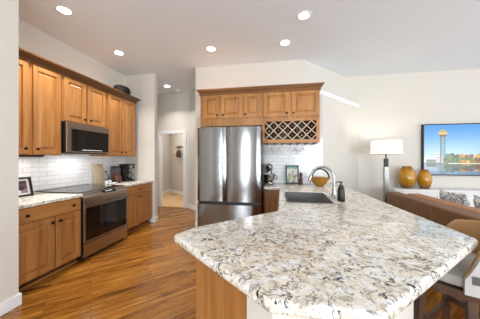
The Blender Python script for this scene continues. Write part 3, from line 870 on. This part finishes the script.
# sink bowl, hung below the cut-out
t = thing('sink', 'dark grey undermount sink in the granite counter', 'sink', (0.33, 2.6, 0.70))
sx0, sx1, sy0, sy1 = 0.10, 0.556, 2.266, 2.964
ins = round_poly([(0.099, 2.264), (0.561, 2.264), (0.595, 2.966), (0.099, 2.966)], [0.046] * 4, 6)
cen = Vector((0.335, 2.61)); bs = MB(); n_ = len(ins); vs = []
for f, z in ((1.0, 0.70), (1.0, 0.929), (0.972, 0.929), (0.955, 0.72), (0.90, 0.70)):
    vs += [(cen.x + (p[0] - cen.x) * f, cen.y + (p[1] - cen.y) * f, z) for p in ins]
fs = [(r * n_ + k, r * n_ + (k + 1) % n_, r * n_ + n_ + (k + 1) % n_, r * n_ + n_ + k) for r in range(4) for k in range(n_)]
fs += [tuple(range(4 * n_, 5 * n_))]
bs.add(vs, fs).build('basin', M['sink'], t, smooth=True)
MB().lathe((0.33, 2.6, 0.701), [(0.045, 0.0), (0.045, 0.004), (0.03, 0.002), (0, 0.001)], 20).build('drain', M['chrome'], t, smooth=True)
CT = 0.9285
# faucet
fx, fy = 0.638, 2.60
t = thing('faucet', 'brushed nickel gooseneck faucet behind the sink', 'faucet', (fx, fy, CT))
MB().lathe((fx, fy, CT), [(0.034, 0), (0.034, 0.006), (0.028, 0.012), (0.024, 0.05), (0.019, 0.11), (0.017, 0.13)], 24).build('base', M['chrome'], t, smooth=True)
arc = [(fx, fy, CT + 0.12), (fx, fy, CT + 0.22)]
for k in range(13):
    a = math.pi * k / 12 * 0.94
    arc.append((fx - 0.125 + 0.125 * math.cos(a), fy + 0.02 * (1 - math.cos(a)), CT + 0.22 + 0.135 * math.sin(a)))
sp = MB().tube(arc, 0.0125, 14).build('spout', M['chrome'], t, smooth=True)
e = Vector(arc[-1]); dn = (Vector(arc[-1]) - Vector(arc[-2])).normalized()
MB().tube([e, e + dn * 0.03, e + dn * 0.055, e + dn * 0.07], [0.0125, 0.017, 0.019, 0.017], 14).build('spray_head', M['chrome'], sp, smooth=True)
MB().tube([(fx + 0.015, fy - 0.005, CT + 0.075), (fx + 0.045, fy - 0.02, CT + 0.085), (fx + 0.065, fy - 0.03, CT + 0.12)], [0.008, 0.007, 0.006], 10).build('lever', M['chrome'], t, smooth=True)
# soap dispenser
dx, dy = 0.665, 2.42
t = thing('soap_dispenser', 'black pump soap dispenser on the granite beside the faucet', 'soap dispenser', (dx, dy, CT))
MB().lathe((dx, dy, CT), [(0.036, 0), (0.039, 0.006), (0.038, 0.06), (0.033, 0.13), (0.027, 0.15), (0.018, 0.158)], 24).build('bottle', M['black'], t, smooth=True)
pu = MB().lathe((dx, dy, CT), [(0.019, 0.155), (0.019, 0.172), (0.007, 0.175), (0.007, 0.192), (0.015, 0.195), (0.015, 0.207), (0, 0.208)], 18).build('pump', M['black'], t, smooth=True)
MB().tube([(dx, dy, CT + 0.202), (dx - 0.035, dy, CT + 0.203), (dx - 0.055, dy, CT + 0.195)], 0.006, 8).build('nozzle', M['black'], pu, smooth=True)

# amber basket with arched handle
bx, by = 0.67, 3.62
t = thing('handled_bowl', 'amber brown boat shaped bowl with dark arched handle by the tiled wall', 'bowl', (bx, by, CT))
MB().lathe((bx, by, CT), [(0.045, 0), (0.055, 0.006), (0.10, 0.05), (0.135, 0.10), (0.152, 0.135), (0.12, 0.150), (0.06, 0.158), (0, 0.16)], 32, sx=1.0, sy=0.62).build('bowl', M['olive'], t, smooth=True)
hp = []
for k in range(21):
    a = math.pi * k / 20
    hp.append((bx + 0.01 + 0.135 * math.cos(a), by, CT + 0.12 + 0.165 * math.sin(a)))
MB().tube(hp, 0.013, 10).build('handle', M['wicker'], t, smooth=True)

# stand mixer
mx, my = -0.145, 3.79
t = thing('stand_mixer', 'silver grey stand mixer on the counter beside the refrigerator', 'stand mixer', (mx, my, CT))
MB().box(mx - 0.09, mx + 0.09, my - 0.16, my + 0.16, CT, CT + 0.035).build('base', M['steel'], t, bevel=0.016, seg=4)
MB().lathe((mx, my + 0.10, CT + 0.03), [(0.06, 0), (0.05, 0.08), (0.045, 0.16), (0.05, 0.22)], 24).build('column', M['steel'], t, smooth=True)
hd = MB().lathe((mx, my + 0.16, CT + 0.295), [(0.0, 0.0), (0.04, 0.006), (0.062, 0.04), (0.068, 0.12), (0.066, 0.22), (0.052, 0.29), (0.03, 0.312), (0, 0.318)], 24, (0, -1, 0.0), 0.95, 1.0).build('head', M['steel'], t, smooth=True)
MB().lathe((mx, my + 0.16, CT + 0.295), [(0.0695, 0.115), (0.0705, 0.12), (0.0705, 0.145), (0.0695, 0.15)], 24, (0, -1, 0), 0.95, 1.0).build('trim_band', M['black'], hd, smooth=True)
MB().lathe((mx, my - 0.155, CT + 0.285), [(0.024, 0), (0.024, 0.012), (0.018, 0.016), (0, 0.016)], 18, (0, -1, 0)).build('hub_cap', M['black'], hd, smooth=True)
bw = MB().lathe((mx, my - 0.06, CT + 0.036), [(0.05, 0), (0.05, 0.012), (0.075, 0.035), (0.098, 0.08), (0.104, 0.15), (0.101, 0.15), (0.094, 0.08), (0.07, 0.04), (0, 0.03)], 28).build('bowl', M['chrome'], t, smooth=True)
MB().tube([(mx + 0.098, my - 0.06, CT + 0.16), (mx + 0.135, my - 0.06, CT + 0.155), (mx + 0.14, my - 0.06, CT + 0.11), (mx + 0.10, my - 0.06, CT + 0.10)], 0.008, 8).build('bowl_handle', M['chrome'], bw, smooth=True)
MB().tube([(mx, my - 0.06, CT + 0.235), (mx, my - 0.06, CT + 0.10)], [0.012, 0.02], 10).build('beater', M['white'], t, smooth=True)

# framed print on the counter
px0, pw, ph = 0.145, 0.225, 0.325
t = thing('photo_frame', 'upright dark green framed picture leaning on the back tile', 'picture frame', (px0 + pw / 2, 3.9, CT))
lv = Vector((0, 0.14, 1)).normalized(); ln2 = Vector((0, -1, 0.14)).normalized()
O = Vector((px0, 3.905, CT + 0.004)); fb = MB()
for a, b, c, d in ((0, pw, 0, 0.02), (0, pw, ph - 0.02, ph), (0, 0.02, 0.02, ph - 0.02), (pw - 0.02, pw, 0.02, ph - 0.02)):
    fb.obox(O + Vector(UX) * a + lv * c, UX, ln2, lv, b - a, 0.02, d - c)
fb.build('frame', M['green'], t)
MB().obox(O + Vector(UX) * 0.01 + lv * 0.01 - ln2 * 0.003, UX, ln2, lv, pw - 0.02, 0.009, ph - 0.02).build('backing', M['black'], t)
rnd = random.Random(3)
blobs = [(rnd.random(), rnd.random(), 0.05 + 0.1 * rnd.random(), rnd.choice([(222, 216, 190), (196, 176, 140), (120, 150, 140), (204, 210, 196), (182, 120, 90), (230, 226, 214), (150, 170, 150)])) for _ in range(46)]
def art(u, v):
    c = (206, 204, 188)
    if v > 0.86: c = (120, 168, 150)
    for x, y, r, col in blobs:
        if abs(u - x) * 0.9 + abs(v - y) * 0.7 < r and v < 0.86: c = col
    return c
picture('print', O + Vector(UX) * 0.02 + lv * 0.02 + ln2 * 0.0075, UX, pw - 0.04, (ph - 0.04, lv), 22, 30, art, M['photo'], t)
# small figurine beside it
gx, gy = 0.404, 3.87
t = thing('figurine', 'small reddish brown figurine right of the dark green picture', 'figurine', (gx, gy, CT))
MB().lathe((gx, gy, CT), [(0.036, 0), (0.036, 0.01), (0.03, 0.02), (0.034, 0.07), (0.026, 0.11), (0.014, 0.13)], 18).build('body', M['redbrown'], t, smooth=True)
MB().lathe((gx, gy, CT), [(0.012, 0.128), (0.026, 0.15), (0.028, 0.17), (0.018, 0.19), (0, 0.195)], 18).build('head', M['redbrown'], t, smooth=True)
MB().lathe((gx, gy, CT), [(0.034, 0.178), (0.03, 0.184), (0.019, 0.188), (0.016, 0.205), (0, 0.208)], 18).build('hat', M['bag'], t, smooth=True)

# ------------------------------------------------------------------ living room
# white media console
t = thing('media_console', 'long low white console against the wall under the television', 'console', (3.8, 4.93, 0))
MB().box(2.32, 5.5, 4.76, 5.12, 0.06, 0.735).build('body', M['offwhite'], t)
MB().box(2.30, 5.52, 4.72, 5.13, 0.735, 0.77).build('top', M['offwhite'], t, bevel=0.006)
MB().box(2.4, 5.42, 4.80, 5.1, 0, 0.06).build('plinth', M['offwhite'], t)
for k in range(4):
    MB().panel((2.36 + k * 0.78, 4.76, 0.09), UX, NY, 0.755, 0.62, fr=0.05).build('door', M['offwhite'], t)


def vase(x, y, r, h, label, fin):
    t = thing('vase', label, 'vase', (x, y, 0.771), 'amber glass vases on the console')
    prof = [(0.48, 0), (0.62, 0.02), (0.84, 0.16), (1.0, 0.40), (0.97, 0.58), (0.80, 0.80), (0.58, 0.95), (0.50, 1.0), (0.46, 0.985), (0.5, 0.93), (0.3, 0.8), (0, 0.78)]
    MB().lathe((x, y, 0.771), [(r * a, h * b) for a, b in prof], 36).build('body', M['amber'], t, smooth=True)
    return t
vase(2.625, 4.93, 0.152, 0.45, 'larger amber glass vase on the white console, nearer the lamp', True)
vase(2.945, 4.93, 0.122, 0.385, 'smaller amber glass vase on the white console, nearer the television', False)

# television
TX0, TX1, TZ0, TZ1 = 3.01, 4.93, 1.028, 2.1
t = thing('television', 'wall mounted television showing a lakeside park with a tower', 'television', ((TX0 + TX1) / 2, 5.1, TZ0))
MB().box(TX0, TX1, 5.085, 5.148, TZ0, TZ1).build('housing', M['black'], t, bevel=0.006)
rn = random.Random(11)
fol = []
for k in range(420):
    u = 0.2 + 0.8 * rn.random(); v = 0.24 + 0.15 * rn.random() ** 1.3
    if u < 0.34: cl = rn.choice([(86, 112, 60), (70, 98, 56), (108, 126, 72), (60, 84, 54)])
    else: cl = rn.choice([(214, 128, 44), (196, 96, 40), (222, 160, 60), (120, 130, 60), (150, 78, 44), (96, 116, 62), (206, 176, 90), (84, 104, 58), (104, 122, 64)])
    fol.append((u, v, 0.010 + 0.016 * rn.random(), cl))
def tvpic(u, v):
    wob = 0.012 * math.sin(v * 210 + u * 30)
    if v < 0.21:
        c = tvland(min(1, max(0, u + wob)), 0.235 + (0.21 - v) * 1.15)
        k = 0.72 if v > 0.06 else 0.55
        return tuple(int(a * k + b * (1 - k)) for a, b in zip(c, (20, 40, 72)))
    return tvland(u, v)
def tvland(u, v):
    k = min(1, max(0, (v - 0.3) / 0.7))
    c = tuple(int(a + (b - a) * k ** 0.8) for a, b in zip((206, 228, 242), (78, 150, 216)))
    # bridge and white halls at the left
    if u < 0.10 and v < 0.36 - 0.9 * max(0, u - 0.02) * 0.8 and v > 0.30 - u * 0.2: c = (214, 218, 226)
    if 0.02 < u < 0.12 and v < 0.30: c = (122, 128, 124)
    if 0.115 < u < 0.145 and v < 0.43: c = (214, 204, 196) if int(v * 90) % 3 else (150, 150, 156)
    if 0.145 < u < 0.165 and v < 0.50: c = (228, 214, 200) if int(v * 90) % 3 else (160, 156, 156)
    # tower: tapering shaft and gold globe
    hw = 0.027 + 0.012 * max(0, 0.5 - v)
    if abs(u - 0.182) < hw and v < 0.80: c = (104, 142, 150) if abs(u - 0.182) > hw * 0.35 else (140, 172, 178)
    d = math.hypot((u - 0.182) * 1.75, v - 0.825)
    if d < 0.074:
        c = (206, 170, 104) if v > 0.80 else (140, 112, 78)
        if abs(v - 0.83) < 0.012: c = (228, 206, 150)
    if 0.165 < u < 0.20 and v < 0.36: c = (176, 178, 178)
    if u > 0.2 and v < 0.25: c = (96, 108, 66)
    for x, y, r, col in fol:
        if abs(u - x) < r and (u - x) ** 2 + ((v - y) * 0.6) ** 2 < r * r: c = col
    if v < 0.235: c = (214, 200, 176) if u > 0.23 else (120, 116, 100)
    return c
picture('screen', (TX0 + 0.022, 5.0835, TZ0 + 0.022), UX, TX1 - TX0 - 0.044, TZ1 - TZ0 - 0.044, 150, 86, tvpic, M['tv'], t)

# floor lamp
lx, ly = 2.10, 4.63
t = thing('floor_lamp', 'floor lamp with white drum shade and square chrome post, behind the sofa', 'lamp', (lx, ly, 0))
MB().box(lx - 0.15, lx + 0.15, ly - 0.15, ly + 0.15, 0, 0.025).build('base', M['chrome'], t, bevel=0.004)
MB().box(lx - 0.038, lx + 0.038, ly - 0.038, ly + 0.038, 0.025, 1.22).build('post', M['chrome'], t, bevel=0.004)
MB().box(lx - 0.032, lx + 0.032, ly - 0.032, ly + 0.032, 1.22, 1.38).build('neck', M['black'], t, bevel=0.004)
MB().lathe((lx, ly, 0), [(0.012, 1.38), (0.012, 1.50), (0.02, 1.51), (0.02, 1.55), (0, 1.55)], 12).build('socket', M['black'], t, smooth=True)
MB().lathe((lx, ly, 1.615), [(0.0, -0.05), (0.02, -0.045), (0.032, -0.01), (0.028, 0.02), (0, 0.036)], 16).build('bulb', glow('lamp_bulb_glow', (1.0, 0.9, 0.75), 12), t, smooth=True)
MB().lathe((lx, ly, 0), [(0.268, 1.462), (0.252, 1.728), (0.248, 1.728), (0.264, 1.462), (0.268, 1.462)], 48).build('lamp_shade', M['shade'], t, smooth=True)
spd = MB()
for a in (0, 2.094, 4.189): spd.tube([(lx, ly, 1.50), (lx + 0.262 * math.cos(a), ly + 0.262 * math.sin(a), 1.47)], 0.004, 6)
spd.build('shade_spider', M['chrome'], t)
d = bpy.data.lights.new('lamp_light', 'POINT'); d.energy = 11; d.color = (1.0, 0.92, 0.80); d.shadow_soft_size = 0.05
o = bpy.data.objects.new('lamp_light', d); COL.objects.link(o); o.parent = t; o.location = (0, 0, 1.61)

# sofa
t = thing('sofa', 'long brown leather sofa with its back to the granite counter', 'sofa', (2.4, 2.6, 0))
MB().box(1.89, 2.07, 0.85, 4.15, 0.08, 0.805).build('backrest', M['leather'], t, bevel=0.025, seg=4)
MB().box(2.07, 2.92, 0.85, 4.15, 0.08, 0.30).build('seat_base', M['leather'], t, bevel=0.02)
for y in (0.85, 3.95): MB().box(2.071, 2.92, y, y + 0.2, 0.30, 0.62).build('armrest', M['leather'], t, bevel=0.04, seg=4)
for k in range(3):
    y = 1.06 + k * 0.965
    MB().box(2.30, 2.90, y, y + 0.955, 0.30, 0.46).build('seat_cushion', M['leather'], t, bevel=0.05, seg=4)
    MB().box(2.075, 2.29, y, y + 0.955, 0.31, 0.815).build('back_cushion', M['leather_light'], t, bevel=0.05, seg=4)
for x in (1.99, 2.85):
    for y in (0.95, 4.05): MB().lathe((x, y, 0), [(0.02, 0), (0.028, 0.08)], 12).build('foot', M['walnut'], t)
sm = MB()
for y in (1.95, 3.05): sm.tube([(1.888, y, 0.1), (1.888, y, 0.77)], 0.004, 6)
sm.build('seam', M['leather_light'], t)


def pillow(c, rot, s, mat, label):
    x, y, z = c
    n = 12; vs = []; fs = []
    Rm = Matrix.Rotation(rot[2], 3, 'Z') @ Matrix.Rotation(rot[1], 3, 'Y')
    for side in (1, -1):
        for j in range(n + 1):
            for i in range(n + 1):
                a = 2 * i / n - 1; b = 2 * j / n - 1
                th = 0.085 * ((1 - a ** 4) * (1 - b ** 4)) ** 0.6
                pinch = 1 - 0.06 * (1 - a * a) * (b * b) - 0.0
                p = Vector((side * th, a * s / 2 * (1 - 0.07 * (1 - b * b)), b * s / 2 * (1 - 0.07 * (1 - a * a))))
                vs.append(Vector(c) + Rm @ p)
    m1 = (n + 1) ** 2
    for sd in (0, 1):
        for j in range(n):
            for i in range(n):
                q = sd * m1 + j * (n + 1) + i; f = (q, q + 1, q + n + 2, q + n + 1)
                fs.append(f if sd == 0 else f[::-1])
    mb = MB().add(vs, fs)
    o = mb.build('throw_pillow', mat, base=(x, y, z - s / 2), smooth=True)
    bm = bmesh.new(); bm.from_mesh(o.data); bmesh.ops.remove_doubles(bm, verts=bm.verts, dist=0.001); bmesh.ops.recalc_face_normals(bm, faces=bm.faces); bm.to_mesh(o.data); bm.free()
    return tag(o, label, 'pillow', 'printed pillows on the sofa')
pillow((2.52, 3.55, 0.695), (0, R(-16), R(3)), 0.44, M['pattern'], 'white pillow with grey branch print, farthest along the sofa toward the lamp')
pillow((2.52, 2.99, 0.70), (0, R(-16), R(-4)), 0.45, M['pattern'], 'white pillow with grey branch print, middle of the sofa')
pillow((2.52, 2.40, 0.70), (0, R(-16), R(4)), 0.45, M['pattern'], 'white pillow with grey branch print, nearest the stool on the sofa')

# ------------------------------------------------------------------ bar stool
sx, sy, face = 1.12, 1.58, R(158)
t = thing('bar_stool', 'round tub bar stool with tan leather lining tucked at the counter corner', 'bar stool', (sx, sy, 0))


def pol(r, a, z):
    return (sx + r * math.cos(a), sy + r * math.sin(a), z)


RIM = [(0, 0.75), (5, 0.80), (10, 0.865), (14, 0.905), (20, 0.935), (40, 0.95), (97, 0.955)]


def rim(deg):
    deg = max(0, min(deg, 194 - deg))
    for (a, z), (b, z2) in zip(RIM, RIM[1:]):
        if deg <= b: return z + (z2 - z) * (deg - a) / (b - a)
    return RIM[-1][1]


def shell(r0, r1, z0, d0, d1, drop=0.0, cap=None, n=64):
    mb = MB(); vs = []; fs = []
    for k in range(n + 1):
        d = d0 + (d1 - d0) * k / n; a = face + R(83 + d)
        zt = rim(d) - drop
        if cap is not None: zt = min(zt, cap)
        for r, z in ((r0, z0), (r1, z0), (r1 + 0.008, zt), (r0 + 0.008, zt)): vs.append(pol(r, a, z))
    for k in range(n):
        for q in range(4): fs.append((k * 4 + q, k * 4 + (q + 1) % 4, k * 4 + 4 + (q + 1) % 4, k * 4 + 4 + q))
    fs += [(0, 1, 2, 3), tuple(range(n * 4, n * 4 + 4))]
    return mb.add(vs, fs)


MB().lathe((sx, sy, 0), [(0.20, 0.662), (0.238, 0.668), (0.252, 0.69), (0.247, 0.725), (0.20, 0.744), (0, 0.75)], 40).build('seat_cushion', M['fabric'], t, smooth=True)
MB().lathe((sx, sy, 0), [(0.20, 0.61), (0.262, 0.61), (0.266, 0.660), (0.20, 0.661)], 40).build('seat_rail', M['walnut'], t, smooth=True)
shell(0.257, 0.280, 0.662, 0, 194).build('back_lining', M['tan'], t, smooth=True)
shell(0.2805, 0.305, 0.662, 0, 194, 0.006).build('back_shell', M['fabric'], t, smooth=True)
shell(0.3055, 0.310, 0.725, 5, 189, 0.02, 0.77).build('back_band', M['fabric_dark'], t, smooth=True)
legs = []
for d_ in (192, 66, 250, 335):
    a = R(d_)
    p, q = pol(0.225, a, 0.611), pol(0.27, a, 0.0); legs.append((a, p, q))
    c, s_ = math.cos(a), math.sin(a); vs = []
    for (P, h) in ((q, 0.016), (p, 0.022)):
        for i, j in ((-1, -1), (1, -1), (1, 1), (-1, 1)):
            vs.append((P[0] + h * (i * c - j * s_), P[1] + h * (i * s_ + j * c), P[2]))
    MB().add(vs, [(0, 1, 2, 3), (4, 5, 6, 7), (0, 1, 5, 4), (1, 2, 6, 5), (2, 3, 7, 6), (3, 0, 4, 7)]).build('leg', M['walnut'], t, bevel=0.003)
ordr = [legs[1], legs[0], legs[2], legs[3]]
for k in range(4):
    (a, p, q), (b, p2, q2) = ordr[k], ordr[(k + 1) % 4]
    f = 0.62 if k % 2 else 0.55
    A = Vector(q).lerp(Vector(p), f); B = Vector(q2).lerp(Vector(p2), f)
    u = (B - A).normalized(); MB().obox(A + u * 0.02 - Vector((0, 0, 0.02)), u, Vector((-u.y, u.x, 0)), (0, 0, 1), (B - A).length - 0.04, 0.016, 0.04).build('stretcher', M['walnut'], t)

# ------------------------------------------------------------------ hall details
nw = Vector((-0.61, -0.79, 0)).normalized(); uw = Vector((0.79, -0.61, 0)).normalized()
hp0 = Vector((-4.42, 8.28, 0))
def hw(s, d, z): return hp0 + uw * s + nw * d + Vector((0, 0, z))
t = thing('coat_hook', 'dark coat hook rail on the wall of the room beyond the hall', 'hook rail', tuple(hw(0.85, 0, 1.80)))
MB().obox(hw(0.62, 0.002, 1.80), uw, nw, (0, 0, 1), 0.46, 0.018, 0.05).build('rail', M['walnut'], t)
for s in (0.70, 0.85, 1.0): MB().tube([hw(s, 0.02, 1.83), hw(s, 0.06, 1.82), hw(s, 0.075, 1.87)], 0.008, 6).build('hook', M['knob'], t)
t = thing('straw_hat', 'pale straw hat hanging on the hook rail beyond the hall doorway', 'hat', tuple(hw(0.72, 0.1, 1.5)))
MB().lathe(hw(0.72, 0.03, 1.60), [(0.16, 0.0), (0.155, 0.012), (0.10, 0.018), (0.09, 0.07), (0.06, 0.11), (0, 0.115)], 24, nw).build('crown', M['hat'], t, smooth=True)
MB().lathe(hw(0.72, 0.03, 1.60), [(0.101, 0.02), (0.104, 0.022), (0.099, 0.045), (0.097, 0.045)], 24, nw).build('hat_band', M['bag'], t, smooth=True)
t = thing('handbag', 'dark brown bag hanging beside the straw hat beyond the hall doorway', 'bag', tuple(hw(1.0, 0.1, 1.42)))
MB().obox(hw(0.89, 0.085, 1.42), uw, nw, (0, 0, 1), 0.24, 0.09, 0.26).build('body', M['bag'], t, bevel=0.03, seg=3)
MB().tube([hw(0.92, 0.12, 1.67), hw(0.95, 0.10, 1.78), hw(1.0, 0.09, 1.835), hw(1.05, 0.10, 1.78), hw(1.09, 0.12, 1.67)], 0.010, 8).build('strap', M['bag'], t, smooth=True)
o = MB().box(-4.02, -3.72, 7.45, 7.55, 0.004, 0.012).build('floor_vent', M['walnut'], base=(-3.87, 7.5, 0.004))
tag(o, 'small dark floor vent in the carpet beyond the hall doorway', 'floor vent')
